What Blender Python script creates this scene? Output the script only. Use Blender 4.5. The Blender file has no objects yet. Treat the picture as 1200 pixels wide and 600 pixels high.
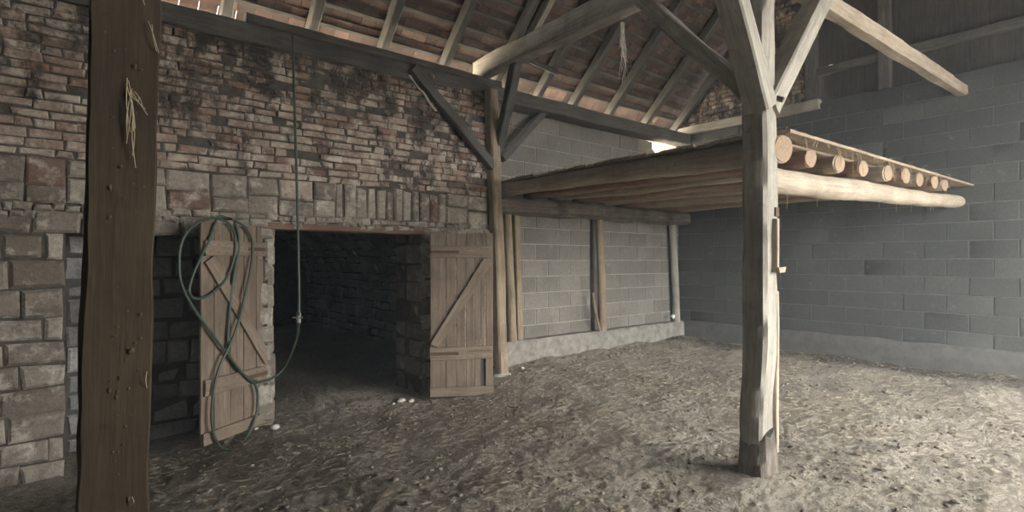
import bpy, math, random
from mathutils import Vector, Matrix, noise

SC = bpy.context.scene
COL = SC.collection
R = random.Random(7)
PI = math.pi

# ---------------------------------------------------------------- camera geometry
F = 637.0; HOR = 305.0; CH = 1.55
YAW = math.atan2(780.0, 637.0)               # wall direction seen from the camera axis
CA, SA = math.cos(YAW), math.sin(YAW)
CAM = Vector((-9.43, -6.31, CH))
FWD = Vector((CA, SA, 0)); RIGHT = Vector((SA, -CA, 0)); UPV = Vector((0, 0, 1))

def ray(px, py):
    return FWD + RIGHT * ((px - 600) / F) + UPV * ((HOR - py) / F)

def at_v(px, py, v):
    d = ray(px, py); return CAM + d * ((v - CAM.y) / d.y)
def at_u(px, py, u):
    d = ray(px, py); return CAM + d * ((u - CAM.x) / d.x)
def at_z(px, py, z):
    d = ray(px, py); return CAM + d * ((z - CAM.z) / d.z)
def at_plane(px, py, p0, n):
    d = ray(px, py); return CAM + d * ((p0 - CAM).dot(n) / d.dot(n))

def nz(x, y, z):
    return noise.noise(Vector((x, y, z)))

def smooth(a, b, x):
    t = max(0.0, min(1.0, (x - a) / (b - a))); return t * t * (3 - 2 * t)

# ---------------------------------------------------------------- materials
def new_mat(name):
    m = bpy.data.materials.new(name); m.use_nodes = True
    nt = m.node_tree; nt.nodes.clear()
    out = nt.nodes.new('ShaderNodeOutputMaterial')
    b = nt.nodes.new('ShaderNodeBsdfPrincipled')
    nt.links.new(b.outputs[0], out.inputs[0])
    b.inputs['Specular IOR Level'].default_value = 0.25
    return m, nt, b

def N(nt, t, **kw):
    n = nt.nodes.new(t)
    for k, v in kw.items():
        if k in n.inputs: n.inputs[k].default_value = v
        else: setattr(n, k, v)
    return n

def ramp(nt, fac, stops):
    n = nt.nodes.new('ShaderNodeValToRGB')
    el = n.color_ramp.elements
    while len(el) < len(stops): el.new(0.5)
    for e, (p, c) in zip(el, stops):
        e.position = p
        e.color = (c[0], c[1], c[2], 1) if not isinstance(c, (int, float)) else (c, c, c, 1)
    nt.links.new(fac, n.inputs[0]); return n.outputs[0]

def mixc(nt, fac, a, b, mode='MIX'):
    n = nt.nodes.new('ShaderNodeMix'); n.data_type = 'RGBA'; n.blend_type = mode
    for sock, v in ((n.inputs[0], fac), (n.inputs[6], a), (n.inputs[7], b)):
        if isinstance(v, (int, float)): sock.default_value = v
        elif isinstance(v, (tuple, list)): sock.default_value = (v[0], v[1], v[2], 1)
        else: nt.links.new(v, sock)
    return n.outputs[2]

def math_(nt, op, a, b=None, clamp=False):
    n = nt.nodes.new('ShaderNodeMath'); n.operation = op; n.use_clamp = clamp
    for i, v in enumerate((a, b)):
        if v is None: continue
        if isinstance(v, (int, float)): n.inputs[i].default_value = v
        else: nt.links.new(v, n.inputs[i])
    return n.outputs[0]

def coords(nt, scale=(1, 1, 1), which='Object'):
    tc = nt.nodes.new('ShaderNodeTexCoord'); mp = nt.nodes.new('ShaderNodeMapping')
    mp.inputs['Scale'].default_value = scale
    nt.links.new(tc.outputs[which], mp.inputs[0]); return mp.outputs[0]

def noise_n(nt, vec, scale, detail=4, rough=0.6, w=None, dist=0.0):
    n = nt.nodes.new('ShaderNodeTexNoise')
    n.inputs['Scale'].default_value = scale; n.inputs['Detail'].default_value = detail
    n.inputs['Roughness'].default_value = rough; n.inputs['Distortion'].default_value = dist
    if w is not None:
        n.noise_dimensions = '4D'; nt.links.new(w, n.inputs['W'])
    nt.links.new(vec, n.inputs['Vector']); return n.outputs['Fac']

def bump(nt, b, h, strength, dist=0.01):
    n = nt.nodes.new('ShaderNodeBump'); n.inputs['Strength'].default_value = strength
    n.inputs['Distance'].default_value = dist
    nt.links.new(h, n.inputs['Height']); nt.links.new(n.outputs[0], b.inputs['Normal'])

def attr(nt, name):
    n = nt.nodes.new('ShaderNodeAttribute'); n.attribute_name = name; return n.outputs['Fac']

def wood_mat(name, dark, mid, light, stain=(0.02, 0.017, 0.014), stain_amt=0.5, bumpv=0.5, rough=0.85):
    m, nt, b = new_mat(name)
    oi = nt.nodes.new('ShaderNodeObjectInfo')
    w = math_(nt, 'MULTIPLY', oi.outputs['Random'], 37.0)
    vg = coords(nt, (1, 1, 0.06)); vo = coords(nt)
    g = noise_n(nt, vg, 38, 6, 0.65, w, 0.4)
    fib = noise_n(nt, vg, 150, 3, 0.6, w)
    bl = noise_n(nt, vo, 2.3, 5, 0.65, w)
    gm = math_(nt, 'ADD', math_(nt, 'MULTIPLY', g, 0.7), math_(nt, 'MULTIPLY', fib, 0.3))
    c = ramp(nt, gm, [(0.30, dark), (0.50, mid), (0.68, light)])
    st = ramp(nt, bl, [(0.46, 0.0), (0.68, stain_amt)])
    c = mixc(nt, st, c, stain)
    dk = noise_n(nt, vo, 22, 3, 0.6, w)
    pit = ramp(nt, dk, [(0.28, 0.45), (0.40, 0.0)])
    c = mixc(nt, pit, c, stain)
    nt.links.new(c, b.inputs['Base Color']); b.inputs['Roughness'].default_value = rough
    bump(nt, b, gm, bumpv, 0.012)
    return m

def stone_mat(name, cols, grime, grime_lo, grime_hi, lime=None, lime_lo=0.55, lime_hi=0.7, gs=1.2, bs=0.6, rough=0.92, fine=28, tile_scale=1.0, soot=None):
    m, nt, b = new_mat(name)
    vo = coords(nt)
    r = attr(nt, 'rnd')
    c = ramp(nt, r, cols)
    n1 = noise_n(nt, vo, fine, 5, 0.65)
    c = mixc(nt, ramp(nt, n1, [(0.3, 0.0), (0.7, 0.55)]), c, tuple(x * 0.45 for x in cols[0][1]), 'MIX')
    if lime:
        n2 = noise_n(nt, vo, 5.0 * tile_scale, 6, 0.7)
        c = mixc(nt, ramp(nt, n2, [(lime_lo, 0.0), (lime_hi, 0.85)]), c, lime)
    n3 = noise_n(nt, vo, gs, 8, 0.72, None, 0.3)
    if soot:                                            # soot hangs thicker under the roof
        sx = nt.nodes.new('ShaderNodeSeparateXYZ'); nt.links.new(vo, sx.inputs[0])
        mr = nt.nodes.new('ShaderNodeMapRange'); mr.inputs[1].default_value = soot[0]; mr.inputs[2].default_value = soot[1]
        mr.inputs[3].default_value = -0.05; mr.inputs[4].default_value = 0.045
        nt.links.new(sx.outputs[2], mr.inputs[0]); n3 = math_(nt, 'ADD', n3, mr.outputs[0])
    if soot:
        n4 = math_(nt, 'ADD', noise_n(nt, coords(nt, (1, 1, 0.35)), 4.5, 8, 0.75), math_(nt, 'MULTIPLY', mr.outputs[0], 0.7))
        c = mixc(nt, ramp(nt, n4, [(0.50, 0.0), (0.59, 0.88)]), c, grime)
    c = mixc(nt, ramp(nt, n3, [(grime_lo, 0.0), (grime_hi, 0.9)]), c, grime)
    nt.links.new(c, b.inputs['Base Color']); b.inputs['Roughness'].default_value = rough
    h = math_(nt, 'ADD', n1, math_(nt, 'MULTIPLY', noise_n(nt, vo, 90, 3), 0.5))
    bump(nt, b, h, bs, 0.015)
    return m

def plain_mat(name, c0, c1, scale=12, rough=0.85, bs=0.3, spec=0.25):
    m, nt, b = new_mat(name)
    n = noise_n(nt, coords(nt), scale, 5, 0.65)
    nt.links.new(ramp(nt, n, [(0.32, c0), (0.68, c1)]), b.inputs['Base Color'])
    b.inputs['Roughness'].default_value = rough; b.inputs['Specular IOR Level'].default_value = spec
    bump(nt, b, n, bs, 0.01); return m

M = {}
M['post'] = wood_mat('weathered_timber', (0.185, 0.17, 0.143), (0.335, 0.312, 0.262), (0.445, 0.415, 0.35), (0.095, 0.088, 0.075), 0.55, 0.6)
M['old'] = wood_mat('sooty_timber', (0.055, 0.052, 0.047), (0.105, 0.10, 0.091), (0.165, 0.158, 0.144), (0.03, 0.029, 0.027), 0.6, 0.6)
M['rafter'] = wood_mat('rafter_timber', (0.052, 0.05, 0.046), (0.098, 0.094, 0.086), (0.155, 0.148, 0.134), (0.028, 0.027, 0.025), 0.6, 0.5)
M['pole'] = wood_mat('peeled_pole', (0.16, 0.125, 0.085), (0.30, 0.24, 0.165), (0.42, 0.345, 0.25), (0.06, 0.045, 0.03), 0.5, 0.5)
M['log'] = wood_mat('pale_peeled_log', (0.23, 0.19, 0.14), (0.38, 0.325, 0.25), (0.50, 0.44, 0.35), (0.16, 0.11, 0.07), 0.4, 0.5)
M['joist'] = wood_mat('loft_joist', (0.15, 0.09, 0.066), (0.29, 0.19, 0.142), (0.50, 0.385, 0.305), (0.16, 0.10, 0.075), 0.5, 0.5)
M['joistend'] = wood_mat('sawn_log_end', (0.21, 0.145, 0.092), (0.29, 0.21, 0.142), (0.37, 0.285, 0.205), (0.18, 0.115, 0.07), 0.4, 0.3)
M['bark'] = wood_mat('bark_covered_beam', (0.05, 0.042, 0.034), (0.13, 0.11, 0.09), (0.30, 0.27, 0.22), (0.02, 0.018, 0.015), 0.75, 1.0)
M['door'] = wood_mat('door_boards', (0.10, 0.077, 0.055), (0.20, 0.157, 0.116), (0.29, 0.235, 0.177), (0.07, 0.05, 0.034), 0.5, 0.5)
M['doorframe'] = wood_mat('door_battens', (0.115, 0.09, 0.064), (0.225, 0.18, 0.134), (0.32, 0.265, 0.20), (0.08, 0.055, 0.038), 0.45, 0.5)
M['leftpost'] = wood_mat('brown_post', (0.034, 0.025, 0.015), (0.054, 0.040, 0.024), (0.075, 0.057, 0.035), (0.02, 0.014, 0.008), 0.5, 0.3)
M['deck'] = wood_mat('deck_boards', (0.16, 0.12, 0.085), (0.30, 0.235, 0.17), (0.44, 0.36, 0.27), (0.06, 0.045, 0.03), 0.5, 0.5)
M['gboard'] = wood_mat('gable_boards', (0.035, 0.031, 0.028), (0.065, 0.059, 0.052), (0.10, 0.09, 0.08), (0.025, 0.023, 0.02), 0.5, 0.4)
M['brick'] = stone_mat('old_brick', [(0.0, (0.19, 0.125, 0.095)), (0.25, (0.29, 0.185, 0.14)), (0.5, (0.37, 0.285, 0.225)), (0.75, (0.45, 0.375, 0.305)), (1.0, (0.53, 0.465, 0.39))],
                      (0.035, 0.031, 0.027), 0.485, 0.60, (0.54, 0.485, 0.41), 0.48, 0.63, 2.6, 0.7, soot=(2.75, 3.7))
M['mortar'] = plain_mat('sooty_mortar', (0.035, 0.031, 0.027), (0.12, 0.108, 0.09), 9, 0.95, 0.8)
M['rubble'] = stone_mat('lime_rubble', [(0.0, (0.20, 0.17, 0.135)), (0.4, (0.32, 0.28, 0.23)), (1.0, (0.45, 0.41, 0.34))],
                       (0.05, 0.044, 0.036), 0.50, 0.70, (0.60, 0.56, 0.48), 0.52, 0.66, 2.5, 0.8)
M['cellar'] = stone_mat('cellar_stone', [(0.0, (0.28, 0.275, 0.265)), (0.5, (0.40, 0.39, 0.37)), (1.0, (0.54, 0.525, 0.50))],
                       (0.03, 0.028, 0.026), 0.5, 0.75, None, gs=2.0, bs=0.8)
M['cellarmortar'] = plain_mat('cellar_mortar', (0.06, 0.057, 0.052), (0.12, 0.115, 0.105), 9, 0.95, 0.8)
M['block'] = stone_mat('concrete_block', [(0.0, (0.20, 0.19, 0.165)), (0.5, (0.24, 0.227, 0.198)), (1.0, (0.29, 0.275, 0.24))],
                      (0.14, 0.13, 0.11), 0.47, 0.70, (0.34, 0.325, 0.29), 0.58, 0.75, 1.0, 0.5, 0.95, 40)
M['sideblock'] = stone_mat('shaded_concrete_block', [(0.0, (0.077, 0.081, 0.073)), (0.5, (0.088, 0.092, 0.083)), (1.0, (0.104, 0.107, 0.097))],
                      (0.065, 0.067, 0.063), 0.50, 0.75, (0.21, 0.207, 0.185), 0.60, 0.78, 1.0, 0.5, 0.95, 40)  # side wall's weaker light is put into this darker block colour
M['sidemortar'] = plain_mat('shaded_mortar', (0.11, 0.112, 0.105), (0.17, 0.17, 0.158), 6, 0.95, 0.5)  # joints of the side wall, its weaker light in the colour too
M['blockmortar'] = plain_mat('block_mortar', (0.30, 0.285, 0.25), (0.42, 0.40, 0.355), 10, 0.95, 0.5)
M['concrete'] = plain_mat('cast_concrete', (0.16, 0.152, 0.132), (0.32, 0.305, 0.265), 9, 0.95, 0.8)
M['sideconcrete'] = plain_mat('shaded_concrete', (0.085, 0.084, 0.077), (0.14, 0.137, 0.124), 7, 0.95, 0.8)  # darker copy of the plinth concrete for the less lit side wall
M['plaster'] = plain_mat('pale_render', (0.20, 0.16, 0.10), (0.30, 0.245, 0.16), 7, 0.95, 0.8)
M['hose'] = plain_mat('green_hose_rubber', (0.035, 0.055, 0.04), (0.06, 0.085, 0.065), 20, 0.45, 0.1, 0.5)
M['metal'] = plain_mat('dull_metal', (0.16, 0.15, 0.14), (0.30, 0.28, 0.26), 30, 0.5, 0.2, 0.5)
M['rust'] = plain_mat('rusty_iron', (0.06, 0.04, 0.028), (0.13, 0.08, 0.05), 40, 0.75, 0.5)
M['straw'] = plain_mat('straw', (0.30, 0.25, 0.165), (0.52, 0.455, 0.33), 9, 0.8, 0.1)
M['rag'] = plain_mat('pale_fibre', (0.45, 0.42, 0.36), (0.62, 0.58, 0.50), 9, 0.9, 0.1)
M['clod'] = plain_mat('dry_clod', (0.09, 0.074, 0.055), (0.30, 0.26, 0.20), 40, 0.95, 0.8)
M['white_stone'] = plain_mat('pale_stone', (0.42, 0.40, 0.36), (0.66, 0.63, 0.57), 12, 0.9, 0.6)
M['white'] = plain_mat('glossy_white', (0.75, 0.75, 0.72), (0.82, 0.82, 0.79), 12, 0.35, 0.0, 0.5)
M['outside'] = plain_mat('outside_ground', (0.50, 0.45, 0.36), (0.62, 0.56, 0.46), 3, 0.95, 0.2)
M['yard'] = plain_mat('dark_gravel_yard', (0.09, 0.088, 0.085), (0.16, 0.157, 0.15), 3, 0.95, 0.2)
M['reddish'] = wood_mat('reddish_lintel', (0.09, 0.055, 0.038), (0.17, 0.105, 0.075), (0.24, 0.16, 0.12), (0.03, 0.022, 0.018), 0.5, 0.6)

def tile_mat():
    m, nt, b = new_mat('clay_tile')
    vo = coords(nt)
    c = ramp(nt, attr(nt, 'rnd'), [(0.0, (0.06, 0.043, 0.038)), (0.5, (0.105, 0.069, 0.057)), (1.0, (0.19, 0.125, 0.097))])
    n = noise_n(nt, vo, 7, 6, 0.7)
    c = mixc(nt, ramp(nt, n, [(0.42, 0.0), (0.66, 0.8)]), c, (0.09, 0.078, 0.07))
    n2 = noise_n(nt, vo, 16, 4, 0.7)
    c = mixc(nt, ramp(nt, n2, [(0.58, 0.0), (0.72, 0.6)]), c, (0.28, 0.24, 0.205))
    nt.links.new(c, b.inputs['Base Color']); b.inputs['Roughness'].default_value = 0.9
    bump(nt, b, n2, 0.5, 0.01); return m
M['tile'] = tile_mat()

def floor_mat():
    m, nt, b = new_mat('trampled_dirt')
    vo = coords(nt)
    a = noise_n(nt, vo, 1.3, 6, 0.62)
    f = noise_n(nt, vo, 20, 10, 0.78)
    g = noise_n(nt, vo, 60, 6, 0.75)
    s1 = noise_n(nt, coords(nt, (1, 6, 1)), 26, 3, 0.6, None, 1.5)
    s2 = noise_n(nt, coords(nt, (6, 1, 1)), 26, 3, 0.6, None, 1.5)
    t = math_(nt, 'ADD', math_(nt, 'MULTIPLY', a, 0.35), math_(nt, 'MULTIPLY', f, 0.65))
    c = ramp(nt, t, [(0.36, (0.25, 0.213, 0.165)), (0.47, (0.48, 0.425, 0.34)), (0.60, (0.68, 0.62, 0.52))])
    c = mixc(nt, ramp(nt, g, [(0.36, 0.75), (0.48, 0.0)]), c, (0.12, 0.097, 0.07))
    dm = math_(nt, 'MULTIPLY', attr(nt, 'floor_dark'), ramp(nt, f, [(0.36, 1.0), (0.62, 0.7)]))
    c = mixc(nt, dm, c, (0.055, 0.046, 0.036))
    st = math_(nt, 'MAXIMUM', ramp(nt, s1, [(0.62, 0.0), (0.70, 0.8)]), ramp(nt, s2, [(0.62, 0.0), (0.70, 0.8)]))
    c = mixc(nt, st, c, (0.46, 0.40, 0.29))
    nt.links.new(c, b.inputs['Base Color']); b.inputs['Roughness'].default_value = 0.95
    h = math_(nt, 'ADD', math_(nt, 'MULTIPLY', f, 1.0), math_(nt, 'MULTIPLY', g, 0.7))
    bump(nt, b, h, 1.0, 0.045); return m
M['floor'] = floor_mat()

# ---------------------------------------------------------------- mesh builder
class MB:
    def __init__(s): s.v = []; s.f = []; s.m = []; s.r = []
    def add(s, vs, fs, mi=0, rnd=0.5):
        o = len(s.v); s.v.extend([tuple(p) for p in vs])
        for f in fs:
            s.f.append(tuple(i + o for i in f)); s.m.append(mi); s.r.append(rnd)
    def box(s, lo, hi, mi=0, rnd=0.5, mapf=None, jit=0):
        x0, y0, z0 = lo; x1, y1, z1 = hi
        vs = [(x0, y0, z0), (x1, y0, z0), (x1, y1, z0), (x0, y1, z0), (x0, y0, z1), (x1, y0, z1), (x1, y1, z1), (x0, y1, z1)]
        if jit: vs = [tuple(c + R.uniform(-jit, jit) for c in v) for v in vs]
        if mapf: vs = [mapf(*v) for v in vs]
        s.add(vs, [(0, 3, 2, 1), (4, 5, 6, 7), (0, 1, 5, 4), (1, 2, 6, 5), (2, 3, 7, 6), (3, 0, 4, 7)], mi, rnd)
    def stone(s, a0, a1, b0, b1, d, mapf, ch=0.006, jit=0.004, back=0.05, mi=0, rnd=0.5):
        """one brick or stone: chamfered, a little irregular; a along the wall, b up, d its stand-off"""
        j = lambda: R.uniform(-jit, jit)
        c = [(a0 + j(), b0 + j()), (a1 + j(), b0 + j()), (a1 + j(), b1 + j()), (a0 + j(), b1 + j())]
        ca, cb = (a0 + a1) / 2, (b0 + b1) / 2
        la, lb = max(a1 - a0, 1e-3) / 2, max(b1 - b0, 1e-3) / 2
        vs = [mapf(x, y, -back) for x, y in c]
        vs += [mapf(x, y, d - ch + j() * 0.5) for x, y in c]
        vs += [mapf(ca + (x - ca) * max(0.3, 1 - ch * 1.2 / la), cb + (y - cb) * max(0.3, 1 - ch * 1.2 / lb), d + j() * 0.8) for x, y in c]
        fs = [(8, 9, 10, 11)]
        for k in range(4):
            n = (k + 1) % 4
            fs.append((k, n, 4 + n, 4 + k)); fs.append((4 + k, 4 + n, 8 + n, 8 + k))
        s.add(vs, fs, mi, rnd)
    def build(s, name, mats, parent=None, sharp=35, smooth=True, loc=None, fix=True):
        me = bpy.data.meshes.new(name)
        me.from_pydata(s.v, [], s.f)
        for m in (mats if isinstance(mats, (list, tuple)) else [mats]): me.materials.append(m)
        me.polygons.foreach_set('material_index', s.m)
        a = me.attributes.new('rnd', 'FLOAT', 'FACE'); a.data.foreach_set('value', s.r)
        if smooth:
            me.polygons.foreach_set('use_smooth', [True] * len(s.f))
            me.set_sharp_from_angle(angle=math.radians(sharp))
        me.update()
        o = bpy.data.objects.new(name, me); COL.objects.link(o)
        if parent: o.parent = parent
        if loc is not None: o.location = loc
        return o

def tag(o, label=None, cat=None, group=None, kind=None):
    if label: o['label'] = label
    if cat: o['category'] = cat
    if group: o['group'] = group
    if kind: o['kind'] = kind
    return o

def empty(name, mat4):
    o = bpy.data.objects.new(name, None); COL.objects.link(o); o.matrix_world = mat4
    o.empty_display_size = 0.1
    return o

def frame(p0, p1, ref):
    z = (p1 - p0).normalized(); y = ref - z * ref.dot(z)
    if y.length < 1e-4: y = Vector((0, 1, 0)) - z * z.y
    y.normalize(); x = y.cross(z)
    m = Matrix((x, y, z)).transposed().to_4x4(); m.translation = p0
    return m

SEED = [0]
def timber_mesh(L, w, h, warp=0.006, ch=0.012, bow=0.0, taper=1.0, seg=0.09, seed=None, endjit=0.0):
    """squared timber along local z, waney and slightly uneven"""
    SEED[0] += 1; sd = SEED[0] * 7.13 if seed is None else seed
    mb = MB(); n = max(2, int(L / seg)); rings = []
    base = []
    for sx, sy in ((1, 1), (-1, 1), (-1, -1), (1, -1)):
        a = [(sx * (w / 2 - ch), sy * h / 2), (sx * w / 2, sy * (h / 2 - ch))]
        if sx * sy > 0: a.reverse()
        base += a
    pts = []
    for k in range(8):                                # add a mid point on the long sides
        p, q = base[k], base[(k + 1) % 8]
        pts.append(p)
        if math.hypot(p[0] - q[0], p[1] - q[1]) > ch * 3:
            pts.append(((p[0] + q[0]) / 2, (p[1] + q[1]) / 2))
    K = len(pts)
    for i in range(n + 1):
        t = i / n; z = L * t; sc = 1 + (taper - 1) * t
        bx = bow * math.sin(PI * t) + warp * 1.2 * nz(sd, z * 0.8, 1.7)
        by = warp * 1.2 * nz(sd, z * 0.8, 9.1)
        for (x, y) in pts:
            wob = 1 + warp / max(w, 0.03) * 1.6 * nz(sd + x * 9, y * 9, z * 2.2)
            nx = warp * 0.7 * nz(x * 20 + sd, y * 20, z * 7)
            e = endjit * nz(x * 30, y * 30, sd) if i in (0, n) else 0
            mb.v.append((x * sc * wob + bx + nx, y * sc * wob + by + nx * 0.5, z + e))
    fs = []
    for i in range(n):
        for k in range(K):
            a = i * K + k; b = i * K + (k + 1) % K
            fs.append((a, b, b + K, a + K))
    fs.append(tuple(reversed(range(K)))); fs.append(tuple(n * K + k for k in range(K)))
    mb.f = fs; mb.m = [0] * len(fs); mb.r = [0.5] * len(fs)
    return mb

def timber(name, p0, p1, w, h, mat, ref=UPV, parent=None, **kw):
    p0, p1 = Vector(p0), Vector(p1)
    o = timber_mesh((p1 - p0).length, w, h, **kw).build(name, mat, parent)
    o.matrix_world = frame(p0, p1, ref)
    return o

def log_mesh(L, r0, r1, warp=0.012, K=18, seg=0.09, bow=0.0, endmat=False):
    SEED[0] += 1; sd = SEED[0] * 5.77
    mb = MB(); n = max(2, int(L / seg))
    for i in range(n + 1):
        t = i / n; z = L * t; r = r0 + (r1 - r0) * t
        bx = bow * math.sin(PI * t) + warp * 1.5 * nz(sd, z * 0.7, 3.3); by = warp * 1.5 * nz(sd, z * 0.7, 8.3)
        for k in range(K):
            a = 2 * PI * k / K
            rr = r * (1 + warp / r * 0.9 * nz(math.cos(a) * 0.9 + sd, math.sin(a) * 0.9, z * 1.8) + warp / r * 0.35 * nz(math.cos(a) * 3 + sd, math.sin(a) * 3, z * 9))
            mb.v.append((math.cos(a) * rr + bx, math.sin(a) * rr + by, z))
    fs = []; ms = []
    for i in range(n):
        for k in range(K):
            a = i * K + k; b = i * K + (k + 1) % K
            fs.append((a, b, b + K, a + K)); ms.append(0)
    fs.append(tuple(reversed(range(K)))); fs.append(tuple(n * K + k for k in range(K)))
    ms += [1 if endmat else 0] * 2
    mb.f = fs; mb.m = ms; mb.r = [0.5] * len(fs)
    return mb

def log(name, p0, p1, r0, r1, mat, parent=None, **kw):
    p0, p1 = Vector(p0), Vector(p1)
    mats = mat if isinstance(mat, list) else [mat]
    o = log_mesh((p1 - p0).length, r0, r1, endmat=len(mats) > 1, **kw).build(name, mats, parent, sharp=50)
    o.matrix_world = frame(p0, p1, UPV)
    return o

def catmull(P, n=8, closed=False):
    out = []
    for i in range(len(P) - 1):
        p0 = P[max(i - 1, 0)]; p1 = P[i]; p2 = P[i + 1]; p3 = P[min(i + 2, len(P) - 1)]
        for k in range(n):
            t = k / n
            out.append(0.5 * ((2 * p1) + (p2 - p0) * t + (2 * p0 - 5 * p1 + 4 * p2 - p3) * t * t + (3 * p1 - p0 - 3 * p2 + p3) * t ** 3))
    out.append(P[-1]); return out

def tube(mb, P, r, K=8, mi=0, r1=None, rnd=0.5):
    n = len(P); T = []
    for i in range(n): T.append((P[min(i + 1, n - 1)] - P[max(i - 1, 0)]).normalized())
    a = T[0].orthogonal().normalized(); o = len(mb.v); vs = []
    for i in range(n):
        a = (a - T[i] * a.dot(T[i])).normalized(); b = T[i].cross(a)
        rr = r if r1 is None else r + (r1 - r) * i / (n - 1)
        for k in range(K):
            an = 2 * PI * k / K; vs.append(P[i] + a * math.cos(an) * rr + b * math.sin(an) * rr)
    fs = [(i * K + k, i * K + (k + 1) % K, (i + 1) * K + (k + 1) % K, (i + 1) * K + k) for i in range(n - 1) for k in range(K)]
    fs += [tuple(reversed(range(K))), tuple((n - 1) * K + k for k in range(K))]
    mb.add(vs, fs, mi, rnd)

def lump(mb, c, rx, ry, rz, seed, mi=0, rnd=0.5, sub=2):
    import bmesh
    bm = bmesh.new(); bmesh.ops.create_icosphere(bm, subdivisions=sub, radius=1)
    vs = []
    for v in bm.verts:
        k = 1 + 0.45 * nz(v.co.x * 1.3 + seed, v.co.y * 1.3, v.co.z * 1.3)
        vs.append((c[0] + v.co.x * rx * k, c[1] + v.co.y * ry * k, c[2] + v.co.z * rz * k))
    fs = [tuple(v.index for v in f.verts) for f in bm.faces]; bm.free()
    mb.add(vs, fs, mi, rnd)

# ---------------------------------------------------------------- floor
def fz(u, v):
    """height of the earth floor"""
    dip = -0.15 * smooth(-4.7, -6.3, u) * smooth(-3.6, -0.6, v) - 0.14 * smooth(-7.7, -8.7, u) * smooth(-2.4, -0.4, v)
    heap = 0.10 * smooth(-1.3, -0.2, v) * (1 - smooth(-0.1, 0.3, v)) * smooth(-4.6, -3.5, u) * (0.6 + 0.6 * nz(u * 1.3, 4.1, 2))
    heap += 0.05 * smooth(-1.6, -0.2, u) * (0.5 + nz(v * 1.5, 8, 1))
    z = dip + heap + 0.035 * nz(u * 0.9, v * 0.9, 0) + 0.022 * nz(u * 2.8, v * 2.8, 5)
    if v < 0.6:
        k = noise.noise(Vector((u * 7.5, v * 7.5, 11))); z += 0.008 * k + 0.022 * abs(noise.noise(Vector((u * 10, v * 10, 3)))) + 0.016 * abs(nz(u * 21, v * 21, 7)) + 0.009 * nz(u * 43, v * 43, 9)
    r = math.hypot(u + 5.66, v + 4.43)
    z += 0.05 * math.exp(-(r / 0.28) ** 2)
    return z

def grid_axis(bounds):
    out = []
    for a, b, st in bounds:
        n = max(1, round((b - a) / st)); out += [a + (b - a) * i / n for i in range(n)]
    out.append(bounds[-1][1]); return out

gu = grid_axis([(-12.6, -10, 0.2), (-10, 0.05, 0.022)])
gv = grid_axis([(-8.9, -5.8, 0.12), (-5.8, 0.0, 0.022), (0.0, 8.0, 0.12)])
mb = MB()
nu = len(gu)
for v in gv:
    for u in gu: mb.v.append((u, v, fz(u, v)))
for j in range(len(gv) - 1):
    for i in range(nu - 1):
        a = j * nu + i
        mb.f.append((a, a + 1, a + 1 + nu, a + nu))
mb.m = [0] * len(mb.f); mb.r = [0.5] * len(mb.f)
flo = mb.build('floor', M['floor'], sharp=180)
da = flo.data.attributes.new('floor_dark', 'FLOAT', 'POINT')  # dark soil along side wall; colour also darker leftwards and in the cellar
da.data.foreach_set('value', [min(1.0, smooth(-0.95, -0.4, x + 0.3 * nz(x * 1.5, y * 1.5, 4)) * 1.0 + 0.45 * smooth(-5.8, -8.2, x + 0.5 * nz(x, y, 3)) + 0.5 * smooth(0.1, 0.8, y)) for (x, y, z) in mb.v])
tag(flo, 'trampled earth floor of the barn with straw and dry dung', kind='structure')

# ---------------------------------------------------------------- brick half of the back wall
BV = -0.35                                             # face of the brick wall
O1 = (-7.77, -6.02, 1.87); O2 = (-9.45, -8.28, 1.79)
WL, WR, WT = -12.6, -4.80, 3.86
mbw = lambda a, b, d: (a, BV - d, b)
mb = MB()
for (a0, a1, z0, z1) in ((WL, O2[0], -0.6, WT), (O2[0], O2[1], O2[2], WT), (O2[1], O1[0], -0.6, WT), (O1[0], O1[1], O1[2] + 0.07, WT), (O1[1], WR, -0.6, WT)):
    mb.box((a0, BV + 0.012, z0), (a1, 0.32, min(z1, 2.9)), 1)
    mb.box((a0, BV + 0.012, 2.9), (a1, -0.06, z1), 1)
def iv_brick(z):
    if z < O2[2]: return [(WL, O2[0]), (O2[1], O1[0]), (O1[1], WR)]
    if z < O1[2] + 0.02: return [(WL, O1[0]), (O1[1], WR)]
    return [(WL, WR)]
# rough limestone courses low on the jambs, rubble over the lintel, then bricks
z = -0.5
while z < 1.95:
    h = R.uniform(0.17, 0.27); z1 = min(z + h, 2.0)
    for (a0, a1) in iv_brick(z + h / 2):
        a = a0
        while a < a1 - 0.02:
            l = R.uniform(0.22, 0.42); e = min(a + l, a1)
            if a1 - e < 0.1: e = a1
            if e - a > 0.03 and not (a < -10.4):
                mb.stone(a + 0.008, e - 0.008, z + 0.008, z1 - 0.008, R.uniform(0.0, 0.035), mbw, 0.02, 0.012, 0.05, 2, R.random())
            a = e
    z = z1
# crumbling rubble band right over the openings
for row in range(2):
    a = -10.4
    while a < WR:
        l = R.uniform(0.06, 0.17); e = min(a + l, WR)
        zb = 1.90 + row * 0.065
        if not (O2[0] < a < O2[1] and False):
            mb.stone(a, e - 0.006, zb, zb + 0.06 + R.uniform(-0.01, 0.012), R.uniform(0.0, 0.045), mbw, 0.016, 0.012, 0.05, 2, R.uniform(0.3, 1))
        a = e
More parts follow.
